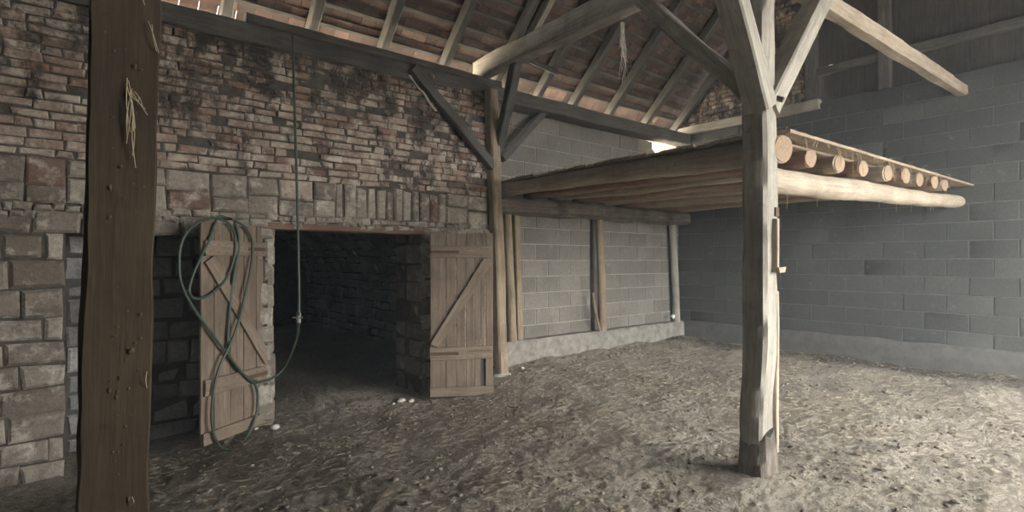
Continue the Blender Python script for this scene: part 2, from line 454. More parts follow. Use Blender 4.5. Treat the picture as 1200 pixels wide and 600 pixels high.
# band of soldiers and larger blocks
a = -10.4
while a < WR - 0.01:
    if -7.3 < a < -5.75:
        l = R.uniform(0.09, 0.15); e = min(a + l, WR); rows = [(2.03, 2.40 + R.uniform(-0.04, 0.02))]
    else:
        l = R.uniform(0.22, 0.46); e = min(a + l, WR)
        m_ = R.uniform(2.17, 2.25); rows = [(2.03, m_), (m_ + 0.012, 2.40)]
    for (z0, z1) in rows:
        mb.stone(a + 0.007, e - 0.007, z0, z1, R.uniform(-0.004, 0.03), mbw, 0.016, 0.010, 0.05, 2 if R.random() < 0.75 else 0, R.random())
    a = e
z = 2.415; k = 0
while z < WT - 0.02:
    h = R.uniform(0.062, 0.07); k += 1
    a = -10.4 - (0.12 if k % 2 else 0) - R.uniform(0, 0.05)
    while a < WR:
        l = 0.245 if R.random() < 0.72 else 0.125
        l += R.uniform(-0.02, 0.02); e = min(a + l, WR)
        big = nz(a * 0.6, z * 0.6, 2.0)
        sag = 0.012 * nz(a * 0.5, z, 4)
        if e - a > 0.03 and R.random() > 0.015:
            d = R.uniform(-0.006, 0.012) + (R.random() < 0.12) * R.uniform(-0.03, -0.01) + (R.random() < 0.08) * 0.015
            mb.stone(a + 0.006, e - 0.006, z + sag, z + h + sag, d, mbw, R.uniform(0.006, 0.014), 0.009, 0.05, 0, min(1, max(0, R.gauss(0.55, 0.24) + 0.15 * big)))
        a = e
    z += h + R.uniform(0.010, 0.014)
# jamb stones inside the right-hand reveal (face looks along -x)
for (uu, sgn) in ((O1[1], -1), (O1[0], 1)):
    mj = lambda a, b, d: (uu + sgn * d, a, b)
    z = -0.4
    while z < O1[2]:
        h = R.uniform(0.20, 0.27); z1 = min(z + h, O1[2] + 0.05)
        mb.stone(BV + 0.0, 0.02 + R.uniform(-0.1, 0.1), z + 0.005, z1 - 0.005, R.uniform(0.0, 0.025), mj, 0.018, 0.008, 0.06, 2, R.random() * 0.7)
        mb.stone(0.06, 0.32, z + 0.005, z1 - 0.005, R.uniform(0.0, 0.02), mj, 0.018, 0.008, 0.06, 2, R.random() * 0.6)
        z = z1
# niche behind the second opening
mb.box((O2[0] - 0.1, 0.32, -0.8), (O2[1] + 0.1, 0.5, 2.0), 3)
mn = lambda a, b, d: (a, 0.32 - d, b)
z = -0.5
while z < O2[2]:
    h = R.uniform(0.16, 0.26); a = O2[0]
    while a < O2[1]:
        l = R.uniform(0.2, 0.45); e = min(a + l, O2[1])
        mb.stone(a + 0.012, e - 0.012, z + 0.012, z + h - 0.012, R.uniform(0.0, 0.03), mn, 0.018, 0.012, 0.05, 4, R.random()); a = e
    z += h
tag(mb.build('wall_left', [M['brick'], M['mortar'], M['rubble'], M['cellarmortar'], M['cellar']], sharp=30), 'old brick and rubble half of the back wall', kind='structure')

lin = timber('trim_lintel', (O1[0] - 0.18, BV + 0.13, O1[2] + 0.035), (O1[1] + 0.18, BV + 0.13, O1[2] + 0.035), 0.30, 0.07, M['reddish'])
tag(lin, 'thin reddish wooden lintel over the cellar entrance', kind='structure')

# ---------------------------------------------------------------- vaulted cellar behind the wall
mb = MB()
VU0, VU1, VS, VC, VV0, VV1 = -9.1, -4.72, 0.95, 2.55, 0.32, 7.6
hl = VS + 0.5; RA = (VU1 - VU0) / 2; RC = VC - VS
arc = []                                                # right wall, vault, left wall as one profile
for i in range(8): arc.append((VU1, -0.5 + hl * i / 8))
for i in range(25):
    a = PI * i / 24; arc.append((VU0 + RA + RA * math.cos(a), VS + RC * math.sin(a)))
for i in range(1, 9): arc.append((VU0, VS - hl * i / 8))
S = [0]
for p, q in zip(arc, arc[1:]): S.append(S[-1] + math.hypot(q[0] - p[0], q[1] - p[1]))
def prof(s):
    s = max(0, min(S[-1] - 1e-6, s)); i = max(k for k in range(len(S)) if S[k] <= s + 1e-9); i = min(i, len(S) - 2)
    t = (s - S[i]) / (S[i + 1] - S[i]); p, q = arc[i], arc[i + 1]
    tx, tz = q[0] - p[0], q[1] - p[1]; l = math.hypot(tx, tz)
    return p[0] + tx * t, p[1] + tz * t, -tz / l, tx / l   # inward normal
def mv(a, b, d):
    x, z, nx, nzz = prof(b); return (x + nx * d, a, z + nzz * d)
n = 60
for i in range(n):
    s0, s1 = S[-1] * i / n, S[-1] * (i + 1) / n
    mb.add([mv(VV0, s0, 0), mv(VV1, s0, 0), mv(VV1, s1, 0), mv(VV0, s1, 0)], [(0, 1, 2, 3)], 1)
s = 0.2
while s < S[-1] - 0.2:
    h = R.uniform(0.13, 0.24); a = VV0
    if s > 5.2: h *= 1.6
    while a < VV1:
        l = R.uniform(0.18, 0.5) * (1.6 if s > 5.2 else 1); e = min(a + l, VV1)
        mb.stone(a + 0.012, e - 0.012, s + 0.01, s + h - 0.01, R.uniform(0.01, 0.05), mv, 0.022, 0.018, 0.02, 0, R.random()); a = e
    s += h
mb.box((VU0 - 0.2, VV1, -0.6), (VU1 + 0.2, VV1 + 0.2, 2.8), 1)
tag(mb.build('wall_cellar', [M['cellar'], M['cellarmortar']], sharp=30), 'rough stone barrel vault of the dark cellar', kind='structure')

# ---------------------------------------------------------------- concrete-block walls
def blocks(mb, mapf, iv, z0, z1, hb=0.25, lb=0.5, off=0.0):
    z = z0; k = 0
    while z < z1 - 0.03:
        e_z = min(z + hb, z1); k += 1
        for (a0, a1) in iv((z + e_z) / 2):
            a = a0 - ((k % 2) * lb / 2 + off) % lb
            while a < a1:
                e = a + lb
                s0, s1 = max(a, a0), min(e, a1)
                if s1 - s0 > 0.03:
                    r = R.random()
                    mb.stone(s0 + 0.006, s1 - 0.006, z + 0.006, e_z - 0.006, R.uniform(0.006, 0.010), mapf, 0.004, 0.0025, 0.03, 0, r)
                a = e
        z = e_z

def hole(z):                                             # the broken corner under the wall plate
    if z > 3.40: return [(-4.8, -0.50 - (z - 3.40) * 1.25)]
    return [(-4.8, 0.0)]
mb = MB()
mb.box((-4.8, 0.002, -0.5), (0.3, 0.24, 3.40), 1)
for i in range(24):
    za, zb = 3.40 + i * 0.02, 3.42 + i * 0.02
    mb.box((-4.8, 0.002, za), (-0.50 - (za - 3.39) * 1.25 + R.uniform(-.02, .02), 0.10, zb), 1)
blocks(mb, lambda a, b, d: (a, 0.0 - d, b), hole, 0.30, 3.86)
tag(mb.build('wall_back', [M['block'], M['blockmortar']], sharp=30), 'grey concrete block half of the back wall', kind='structure')

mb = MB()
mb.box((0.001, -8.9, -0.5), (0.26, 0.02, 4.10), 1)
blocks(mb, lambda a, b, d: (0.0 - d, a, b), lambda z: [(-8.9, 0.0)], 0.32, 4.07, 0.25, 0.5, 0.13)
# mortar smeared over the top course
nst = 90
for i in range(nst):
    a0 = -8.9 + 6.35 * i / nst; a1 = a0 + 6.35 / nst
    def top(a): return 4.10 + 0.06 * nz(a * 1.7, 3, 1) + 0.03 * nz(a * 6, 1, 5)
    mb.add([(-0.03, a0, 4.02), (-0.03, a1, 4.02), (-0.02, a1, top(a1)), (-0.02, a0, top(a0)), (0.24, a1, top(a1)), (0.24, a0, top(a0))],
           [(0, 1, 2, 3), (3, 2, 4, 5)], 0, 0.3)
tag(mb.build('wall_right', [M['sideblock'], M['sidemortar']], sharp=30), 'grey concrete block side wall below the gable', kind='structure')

# pale rendered return of the side wall seen through the broken corner
mb = MB(); mb.box((-0.06, 0.0, 3.36), (0.26, 1.4, 4.3)); tag(mb.build('wall_outer', M['plaster']), 'pale rendered wall end outside the broken corner', kind='structure')

# plinths
def plinth(name, p0, p1, h, t, nrm, lab):
    mb = MB(); p0 = Vector(p0); p1 = Vector(p1); n = 80; d = (p1 - p0)
    nr = Vector(nrm); rows = 7
    for i in range(n + 1):
        p = p0 + d * (i / n)
        prof_ = [(t, -0.4), (t, -0.1), (t, h * 0.4), (t, h - 0.04), (t - 0.03, h), (t * 0.4, h), (-0.05, h)]
        for (o, z) in prof_:
            q = p + nr * (o + 0.025 * nz(p.x * 3 + 3, p.y * 3, z * 4) * (o > 0)) ; mb.v.append((q.x, q.y, z + 0.02 * nz(p.x * 2.5, p.y * 2.5, 7 + o) * (z > 0.1)))
    for i in range(n):
        for k in range(rows - 1):
            a = i * rows + k; mb.f.append((a, a + 1, a + 1 + rows, a + rows))
    mb.m = [0] * len(mb.f); mb.r = [0.5] * len(mb.f)
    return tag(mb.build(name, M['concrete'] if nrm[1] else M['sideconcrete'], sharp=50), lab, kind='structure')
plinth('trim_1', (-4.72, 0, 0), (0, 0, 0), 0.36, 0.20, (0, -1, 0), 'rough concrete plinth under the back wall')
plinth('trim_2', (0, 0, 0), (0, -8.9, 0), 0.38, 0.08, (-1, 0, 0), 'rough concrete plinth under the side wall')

# front and far walls, unseen but letting daylight in through the big doorway only
DU0, DU1, DZ = -5.9, -0.5, 3.8
mb = MB()
for lo, hi in (((WL, -9.1, -0.5), (DU0, -8.9, 4.0)), ((DU1, -9.1, -0.5), (0.26, -8.9, 4.0)), ((DU0, -9.1, DZ), (DU1, -8.9, 4.0))): mb.box(lo, hi)
tag(mb.build('wall_front', M['blockmortar']), 'front wall of the barn around the wide doorway', kind='structure')
mb = MB(); mb.box((WL - 0.2, -9.1, -0.5), (WL, 0.4, 4.2))
mb.add([(WL, -9.1, 4.2), (WL, 0.2, 4.2), (WL, -4.45, 8.6)], [(0, 1, 2)])
tag(mb.build('wall_far', M['gboard']), 'far end wall of the barn', kind='structure')

# ---------------------------------------------------------------- gable
RZ0, RV0 = 4.29, -0.15                                    # rafter centre line: z = RZ0 - (v - RV0)
def roof_z(v): return RZ0 - (v - RV0)
mb = MB()
mb.add([(0.06, 0.1, 4.0), (0.06, -2.62, 4.0), (0.06, -2.62, roof_z(-2.62) + .05), (0.06, 0.1, roof_z(0.1) + .05)], [(0, 1, 2, 3)], 1)
z = 4.17; k = 0
while z < 6.6:
    h = R.uniform(0.068, 0.08); k += 1
    vmax = roof_z(0) - z - 0.02; a = -2.45 - (k % 2) * 0.12
    while a < vmax:
        e = min(a + 0.25 + R.uniform(-0.03, 0.03), vmax)
        if e - a > 0.03: mb.stone(max(a, -2.5) + 0.006, e - 0.006, z, z + h, R.uniform(-0.004, 0.012), lambda a, b, d: (0.04 - d, a, b), 0.008, 0.006, 0.04, 0, R.uniform(0.3, 0.9))
        a = e
    z += h + 0.012
tag(mb.build('wall_gable', [M['brick'], M['mortar']], sharp=30), 'brick infill of the gable beside the roof slope', kind='structure')
mb = MB(); a = -2.6
while a > -8.9:
    w = R.uniform(0.16, 0.24); v0, v1 = a - w + 0.006, a
    off = R.uniform(0, 0.018)
    def rt(v): return min(roof_z(v), roof_z(-8.86 - v)) + 0.03
    x0, x1 = 0.10 + off, 0.13 + off
    mb.add([(x0, v0, 3.98), (x0, v1, 3.98), (x0, v1, rt(v1)), (x0, v0, rt(v0)), (x1, v0 - .03, 3.98), (x1, v1 + .03, 3.98), (x1, v1 + .03, rt(v1)), (x1, v0 - .03, rt(v0))],
           [(0, 1, 2, 3), (4, 5, 6, 7), (0, 3, 7, 4), (1, 2, 6, 5)], 0, R.random())
    a -= w
tag(mb.build('wall_boards', M['gboard'], smooth=False), 'dark vertical board cladding of the gable', kind='structure')

o = timber('gable_plate', (-0.04, 0.05, 4.07), (-0.04, -2.66, 4.07), 0.16, 0.15, M['post'])
tag(o, 'pale timber plate on the side wall below the gable bricks', 'beam')
for i, (v, l) in enumerate(((-2.52, 'grey timber stud between the gable bricks and the dark boards'), (-3.55, 'slim timber stud in front of the dark gable boards, above the wall'))):
    o = timber('gable_stud', (0.0, v, 4.1), (0.0, v, roof_z(v)), 0.15 if i == 0 else .12, 0.16, M['old' if i else 'rafter'], Vector((0, 1, 0))); tag(o, l, 'stud')
o = timber('gable_rail', (0.02, -2.6, 4.60), (0.02, -8.6, 4.60), 0.10, 0.13, M['rafter']); tag(o, 'horizontal timber rail across the dark gable boards', 'rail')

# ---------------------------------------------------------------- roof
EV, RG = 0.125, -4.43                                      # eave and ridge in v
s45 = math.sqrt(0.5)
def roof_pt(u, s, d, flip=False):
    """u along the ridge, s up the slope from the eave, d square to the slope (outwards)"""
    v = EV - s * s45 + d * s45; z = roof_z(EV) + s * s45 + d * s45
    return (u, v, z) if not flip else (u, -8.86 - v, z)
SL = (EV - RG) / s45
BS = 0.235
mb = MB(); row = 0; s = 0.0
while s < SL - 0.1:
    u = WL - (row % 2) * 0.088; 
    while u < 0.35:
        sh = R.uniform(-0.01, 0.01); w = 0.172; tl = 0.40 if s + 0.4 < SL else SL - s
        lift = 0.105 + R.uniform(-0.003, 0.004)
        vs = []
        for dd in (0.0, 0.014):
            for (uu, ss) in ((u, s - 0.03 + sh), (u + w, s - 0.03 + sh + R.uniform(-.004, .004)), (u + w, s + tl), (u, s + tl)):
                vs.append(roof_pt(uu, ss, lift + dd + (0.028 if ss < s + 0.1 else 0.0)))
        mb.add(vs, [(0, 3, 2, 1), (4, 5, 6, 7), (0, 1, 5, 4), (1, 2, 6, 5), (2, 3, 7, 6), (3, 0, 4, 7)], 0, R.random())
        u += 0.176
    s += BS; row += 1
mb.box((WL, -0.0, 0.12), (0.35, SL + .1, 0.15), 1, 0.3, lambda u, s_, d: roof_pt(u, s_, d, True))
# outer cover keeps daylight out between the tiles
mb.box((WL, 0.16, 0.165), (0.35, SL + .2, 0.18), 1, 0.3, lambda u, s_, d: roof_pt(u, s_, d))
tag(mb.build('ceiling', [M['tile'], M['gboard']], smooth=False), 'clay tile roof seen from inside', kind='structure')

ORD = ['first', 'second', 'third', 'fourth', 'fifth', 'sixth', 'seventh', 'eighth', 'ninth', 'tenth', 'eleventh', 'twelfth', 'thirteenth', 'fourteenth', 'fifteenth', 'sixteenth', 'seventeenth', 'eighteenth', 'nineteenth', 'twentieth', 'topmost']
# battens
nb = 17
for i in range(nb):
    s = 0.02 + BS * i + 0.05
    p0 = Vector(roof_pt(-11.5, s, 0.088)); p1 = Vector(roof_pt(0.02, s, 0.088))
    o = timber('roof_batten', p0, p1, 0.045, 0.026, M['rafter'], Vector((0, 1, 1)), seg=0.5, warp=0.002, ch=0.003)
    tag(o, 'thin roof batten carrying the tiles, %s one up from the eaves' % ORD[i], 'batten', 'battens under the roof tiles')
# rafters
RU = [-0.13, -1.04, -2.08, -2.98, -3.75, -4.62, -5.50, -6.40, -7.28, -8.15, -9.0]
for i, u in enumerate(RU):
    p0 = Vector(roof_pt(u, 0.02, 0)); p1 = Vector(roof_pt(u + R.uniform(-.05, .05), SL, 0))
    o = timber('rafter', p0, p1, 0.11, 0.14, M['rafter'], Vector((0, 1, 1)), warp=0.008)
    tag(o, 'sloping timber rafter under the roof tiles, %s from the gable' % ORD[i], 'rafter', 'rafters on the roof slope')
o = timber('rafter', roof_pt(-4.42, 0.1, 0), roof_pt(-4.30, 5.0, -0.02), 0.09, 0.14, M['post'], Vector((0, 1, 1)), warp=0.008)
tag(o, 'paler doubled rafter lying against its neighbour behind the tie beam', 'rafter', 'rafters on the roof slope')
o = timber('roof_strut', roof_pt(-3.72, 0.62, -0.1), roof_pt(-4.55, 0.70, -0.1), 0.06, 0.10, M['old'], Vector((0, 1, 1)))
tag(o, 'short dark board nailed across two rafters above the block wall', 'board')
# mirrored rafters of the other slope stay out of view and are left out

# ---------------------------------------------------------------- wall plate and wall post with braces
o = timber('wall_plate', (-10.9, -0.26, 3.835), (-0.05, -0.16, 3.895), 0.30, 0.20, M['old'], warp=0.012)
tag(o, 'long sooty wall plate beam along the top of the back wall', 'beam')
o = timber('eave_timber', (-8.05, -0.36, 3.985), (-4.75, -0.30, 4.00), 0.12, 0.09, M['old'], warp=0.01)
tag(o, 'dark timber lying on the wall plate above the brick wall', 'beam')

pb = at_v(588, 437, -0.46); pt = at_v(575.5, 106, -0.42)
pb.z = -0.03
o = timber('wall_post', pb, pt, 0.155, 0.15, M['pole'], Vector((0, 1, 0)), warp=0.012, ch=0.02); WP = o
tag(o, 'weathered timber post between the brick wall and the block wall', 'post')
mb = MB(); lump(mb, (pb.x, pb.y - 0.03, -0.055), 0.16, 0.15, 0.09, 3.3)
tag(mb.build('pad_stone', M['white_stone'], sharp=60), 'pale pad stone under the wall post beside the open door', 'stone')
def br(name, a, b, w, h, mat, lab, ref=Vector((0, 1, 0)), **kw):
    o = timber(name, a, b, w, h, M[mat], ref, warp=0.01, **kw); tag(o, lab, 'brace'); return o
br('knee_brace', at_v(577, 196, -0.44), at_v(483, 80, -0.42), 0.12, 0.12, 'old', 'dark knee brace against the brick wall, left of the wall post')
br('knee_brace', at_v(588, 186, -0.30), at_v(640, 128, -0.20), 0.10, 0.10, 'old', 'short dark knee brace against the block wall, right of the wall post')
# pale split wood along the brace's top edge, built as thin strands
mb = MB()
P = [at_v(x, y, -0.52) for x, y in ((480, 88), (486, 96), (491, 104), (497, 109), (503, 120), (511, 130))]
for k in range(3):
    tube(mb, catmull([p + Vector((R.uniform(-.012, .012), 0, R.uniform(-.012, .012))) for p in P], 4), 0.006, 6)
tag(mb.build('straw_wisp', M['rag']), 'pale split wood along the top edge of the left knee brace', 'straw')

# tie beam from the wall post towards the middle post
TA = Vector((-4.83, -0.25, 4.10)); TB = Vector((-5.75, -4.15, 3.78))
ta = at_v(566, 84, -0.25); 
TA = Vector((ta.x, -0.15, ta.z + 0.03))
tb = at_v(765, 1, -3.55)
TB = Vector((-5.62, -4.55, 3.86))
o = timber('tie_beam', TA, TB, 0.20, 0.24, M['post'], UPV, warp=0.014, ch=0.02)
tag(o, 'grey tie beam running from the wall post up to the middle post', 'beam')
# long strut from the wall post up to the tie
pA = at_v(584, 172, -0.42); pB = at_v(632, 66, -0.92)
o = br('knee_brace', pA, TA + (TB - TA) * 0.22 + Vector((0.02, 0, -0.08)), 0.13, 0.12, 'rafter', 'long brace rising from the wall post to the grey tie beam', Vector((1, 0, 0)))

# ---------------------------------------------------------------- middle post
MP = Vector((-5.66, -4.43, 0))
root = timber('middle_post', (MP.x + 0.045, MP.y + 0.01, -0.12), (MP.x, MP.y, 6.8), 0.185, 0.175, M['post'], Vector((0, 1, 0)), warp=0.024, ch=0.022, seg=0.05)
tag(root, 'tall squared timber post standing alone on the earth floor', 'post')
# splash-darkened foot and a split-off side strip
mb = timber_mesh(0.40, 0.245, 0.235, warp=0.028, ch=0.035, taper=0.80, seg=0.03, endjit=0.13)
f = mb.build('post_foot', M['bark'], root); f.matrix_parent_inverse = Matrix(); f.location = (0, 0, 0.05); f['label'] = 'dirt-stained ragged foot of the post'
mb = timber_mesh(1.15, 0.035, 0.07, warp=0.008, ch=0.006); f = mb.build('side_strip', M['log'], root); f.location = (0.105, -0.055, 0.30); f['label'] = 'pale split strip along the post'
mb = timber_mesh(0.34, 0.03, 0.06, warp=0.004, ch=0.005); f = mb.build('nailed_batten', M['log'], root); f.location = (0.02, -0.105, 1.62)
mb = MB(); mb.box((-0.05, -0.06, 0), (0.05, 0.02, 0.035), jit=0.004); f = mb.build('block_rest', M['log'], root); f.location = (0.055, -0.085, 1.585)
mb = MB(); mb.box((-0.03, -0.02, 0), (0.03, 0.02, 0.06), jit=0.006); f = mb.build('iron_plate', M['rust'], root); f.location = (0.05, -0.095, 1.98)
mb = MB(); tube(mb, [Vector((0, 0, 0)), Vector((0.01, -0.05, 0.0)), Vector((0.02, -0.09, -0.02))], 0.02, 10); f = mb.build('peg', M['bark'], root); f.location = (0.02, -0.07, 2.80)

def brace_from_post(lab, top, bot, w, h, ref, mat='post'):
    return br('post_brace', bot, top, w, h, mat, lab, ref)
zt = 3.72
br('post_brace', (MP.x + 0.05, MP.y - 0.03, 2.62), (MP.x + 1.08, MP.y - 0.02, 3.78), 0.15, 0.17, 'post', 'brace of the middle post rising to the right, towards the gable beam', Vector((0, 1, 0)))
br('post_brace', (MP.x - 0.05, MP.y - 0.05, 2.60), (MP.x - 0.80, MP.y - 0.03, 3.95), 0.15, 0.17, 'post', 'brace of the middle post rising to the left, nearest the viewer', Vector((0, 1, 0)))
br('post_brace', (MP.x - 0.0, MP.y + 0.05, 2.74), (MP.x - 0.0, MP.y + 1.02, 3.80), 0.12, 0.14, 'post', 'brace of the middle post rising back to the grey tie beam', Vector((1, 0, 0)))
p0 = at_v(945, -18, MP.y - 0.02); p1 = at_v(1080, 74, MP.y - 0.02); d = (p1 - p0)
a = p0 - d * ((p0.x - (-5.2)) / d.x); b = p1 + d * ((0.12 - p1.x) / d.x)
o = timber('long_beam', (-5.55, MP.y, 3.68), b, 0.14, 0.15, M['log'], UPV, warp=0.012, ch=0.02)
tag(o, 'pale beam running from the middle post brace to the gable', 'beam')
o = timber('long_beam', (-9.6, MP.y, 3.95), (-5.60, MP.y, 3.98), 0.19, 0.21, M['post'], UPV, warp=0.016, ch=0.025)
tag(o, 'grey beam over the left post, joining the middle post above the frame', 'beam')

# ---------------------------------------------------------------- loft
ba = at_v(590, 243, -0.22); bb = at_v(792, 255.5, -0.22)
o = timber('loft_bearer', (-4.72, -0.17, 2.335), (-0.02, -0.17, 2.36), 0.24, 0.25, M['bark'], UPV, warp=0.03, ch=0.05)
tag(o, 'dark bark-covered bearer along the block wall under the loft', 'beam')
FB0 = Vector((-5.58, MP.y + 0.02, 2.14)); FB1 = Vector((0.12, MP.y + 0.02, 2.34))
o = log('loft_beam', FB0, FB1, 0.10, 0.082, M['log'], warp=0.016)
tag(o, 'pale peeled log carrying the loft from the middle post to the side wall', 'log')
# joists: round logs from the bearer to the front log
JT = [at_v(x, 190, MP.y - 0.12).x for x in (920, 949, 984, 1013, 1040, 1061, 1079, 1095, 1109)]
JL = []
for i, t in enumerate(JT):
    ue = t
    uw = -4.55 + 4.3 * i / (len(JT) - 1)
    zf = FB0.z + (FB1.z - FB0.z) * ((t - MP.x) / 5.6) + 0.092
    rr = 0.098 if i == 0 else R.uniform(0.066, 0.078)
    p0 = Vector((ue, MP.y - 0.10 - 0.02 * R.random(), zf + rr)); p1 = Vector((uw, -0.02, 2.47 + rr))
    o = log('loft_joist', p0, p1, rr, rr * 0.9, M['joist'] if i % 2 else M['log'], warp=0.012)
    em = log_mesh(0.012, rr * 0.97, rr * 0.99, warp=0.010).build('sawn_end', M['joistend'], o, sharp=50); em.matrix_parent_inverse = Matrix(); em.location = (0, 0, -0.008); em['label'] = 'pale sawn end of the log'
    JL.append((p0, p1, rr))
    tag(o, 'round log joist of the loft, %s from the middle post' % ORD[i], 'joist', 'log joists under the loft')
# deck planks across the joists
nd = 24
for i in range(nd):
    t = (i + 0.5) / nd
    q0 = JL[0][0].lerp(JL[0][1], t); q1 = JL[-1][0].lerp(JL[-1][1], t)
    w = (JL[0][1] - JL[0][0]).length / nd
    top = lambda q, r: Vector((q.x, q.y, q.z + r + 0.018))
    a = top(q0, JL[0][2]); b = top(q1, JL[-1][2])
    a = a + (a - b).normalized() * (0.03 + R.random() * 0.10); b = Vector((-0.02, b.y, b.z))
    if i == 0: a += Vector((0, -0.06, 0)); b += Vector((0, -0.06, 0))
    o = timber('loft_plank', a, b, w * R.uniform(0.93, 0.985), 0.026, M['deck'], UPV, warp=0.005, ch=0.004, seg=0.25)
    tag(o, 'rough deck plank of the loft, %s back from the open front edge' % (ORD[i] if i < 20 else ['twenty-first', 'twenty-second', 'twenty-third', 'twenty-fourth'][i - 20]), 'plank', 'deck planks of the loft')
# ragged edge of hay along the loft rim
mb = MB()
for i in range(260):
    t = R.random(); q = JL[0][0].lerp(JL[0][1], t)
    p = q + Vector((R.uniform(-0.12, 0.25), R.uniform(-.05, .05), JL[0][2] + 0.04))
    e = p + Vector((R.uniform(-0.14, 0.05), R.uniform(-0.15, 0.15), R.uniform(-0.09, 0.02)))
    tube(mb, [p, (p + e) / 2 + Vector((0, 0, 0.015)), e], 0.0022, 4)
for i in range(90):
    t = R.random(); q = JL[0][0].lerp(JL[-1][0], t)
    p = q + Vector((0, R.uniform(-0.06, 0.02), 0.11)); e = p + Vector((R.uniform(-0.06, 0.06), R.uniform(-0.05, 0), R.uniform(-0.2, 0.02)))
    tube(mb, [p, (p + e) / 2 + Vector((0, -0.01, 0.01)), e], 0.002, 4)
for i in range(8):
    t = R.uniform(0.05, 0.8); q = FB0.lerp(FB1, t); p = q + Vector((0, -0.06, -0.06)); e = p + Vector((R.uniform(-.02, .02), 0, -R.uniform(0.05, 0.16)))
    tube(mb, [p, (p + e) / 2 + Vector((0.01, 0, 0)), e], 0.002, 4)
tag(mb.build('loose_hay', M['straw']), 'loose hay straws hanging off the loft edges', 'hay', kind='stuff')

# poles under the bearer
def pole(px0, py0, px1, py1, r, v, lab, mat='pole', sq=False):
    b = at_v(px1, py1, v); t = at_v(px0, py0, v); b.z = 0.35; t.z = 2.24
    if sq: o = timber('wall_pole', b, t, r * 2, r * 2, M[mat], Vector((0, 1, 0)), warp=0.008)
    else: o = log('wall_pole', b, t, r, r * 0.88, M[mat], warp=0.01)
    tag(o, lab, 'pole'); return o
pole(594, 250, 601, 400, 0.072, -0.13, 'peeled round pole on the plinth next to the wall post')
pole(604, 250, 608, 399, 0.05, -0.08, 'thin squared pole squeezed behind the round pole by the wall post', 'pole', True)
pole(702, 258, 706, 388, 0.075, -0.12, 'round pole on the plinth in the middle of the block wall')
pole(696, 258, 697, 388, 0.045, -0.06, 'dark slim strip put in as the shadow gap beside the middle round pole', 'old', True)  # shadow gap left of the round pole, built as a dark strip
pole(788, 262, 793, 377, 0.075, -0.12, 'greyish round pole in the corner of the block walls', 'post')
mb = MB(); P = [at_v(x, y, -0.22) for x, y in ((695, 343), (696, 355), (699, 370), (703, 387))]; P[-1].z = 0.37
tube(mb, catmull(P, 4), 0.02, 8); tag(mb.build('bent_stick', M['pole']), 'short bent stick leaning against the middle pole on the plinth', 'stick')
mb = MB(); p = at_v(789, 371, -0.22); lump(mb, p, 0.04, 0.035, 0.04, 20, sub=2)  # small round white lump on a short stub
tube(mb, [p, Vector((p.x, -0.1, p.z))], 0.014, 8)
tag(mb.build('knob', M['white'], sharp=60), 'small round white insulator low on the corner pole', 'knob')

# ---------------------------------------------------------------- left post, close to the viewer
pt = at_v(189, 0, -4.30); pb_ = at_v(174, 600, -4.30)
w = 0.175; dr = (pb_ - pt) / (pt.z - pb_.z)
top = pt + dr * (pt.z - 4.0); bot = pt + dr * (pt.z + 0.05)
top = Vector((top.x - w / 2, -4.21, 3.85)); bot = Vector((bot.x - w / 2, -4.21, -0.05))
lp = timber('left_post', bot, top, w, 0.18, M['leftpost'], Vector((0, 1, 0)), warp=0.008, ch=0.006, seg=0.04)
tag(lp, 'dark brown squared post standing close on the left side', 'post')
def on_left(px, py): return at_v(px, py, -4.305)
mb = MB()
for (x0, y0, x1, y1, k) in ((150, 95, 156, 150, 5), (152, 105, 148, 165, 5), (158, 110, 165, 118, 4), (154, 130, 158, 190, 4), (176, 30, 184, 60, 3), (163, 0, 167, 6, 3), (154, 578, 156, 598, 2), (170, 430, 172, 460, 2), (150, 108, 172, 128, 3)):
    for j in range((k + 1) // 2):
        a = on_left(x0 + R.uniform(-3, 3), y0 + R.uniform(-6, 6)); b = on_left(x1 + R.uniform(-4, 4), y1 + R.uniform(-8, 8))
        m_ = (a + b) / 2 + Vector((R.uniform(-.008, .008), -0.012, 0))
        tube(mb, catmull([a, m_, b], 4), 0.0011, 5)
f = mb.build('straw_wisps', M['straw'], None); f['label'] = 'loose straw caught on splinters'; f.parent = lp; f.matrix_parent_inverse = lp.matrix_world.inverted()
f['kind'] = 'stuff'
mb = MB()
for i in range(46):
    x = R.uniform(122, 172); y = R.uniform(20, 590); p = on_left(x, y); s_ = R.uniform(0.0015, 0.004)
    lump(mb, p, s_, s_ * 0.5, s_ * R.uniform(0.8, 3.0), i, sub=1)
p = on_left(154, 411); lump(mb, p, 0.008, 0.004, 0.010, 99)
f = mb.build('nail_heads', M['rust']); f.parent = lp; f.matrix_parent_inverse = lp.matrix_world.inverted(); f['kind'] = 'stuff'
f['label'] = 'rusty nail heads and dark knots'

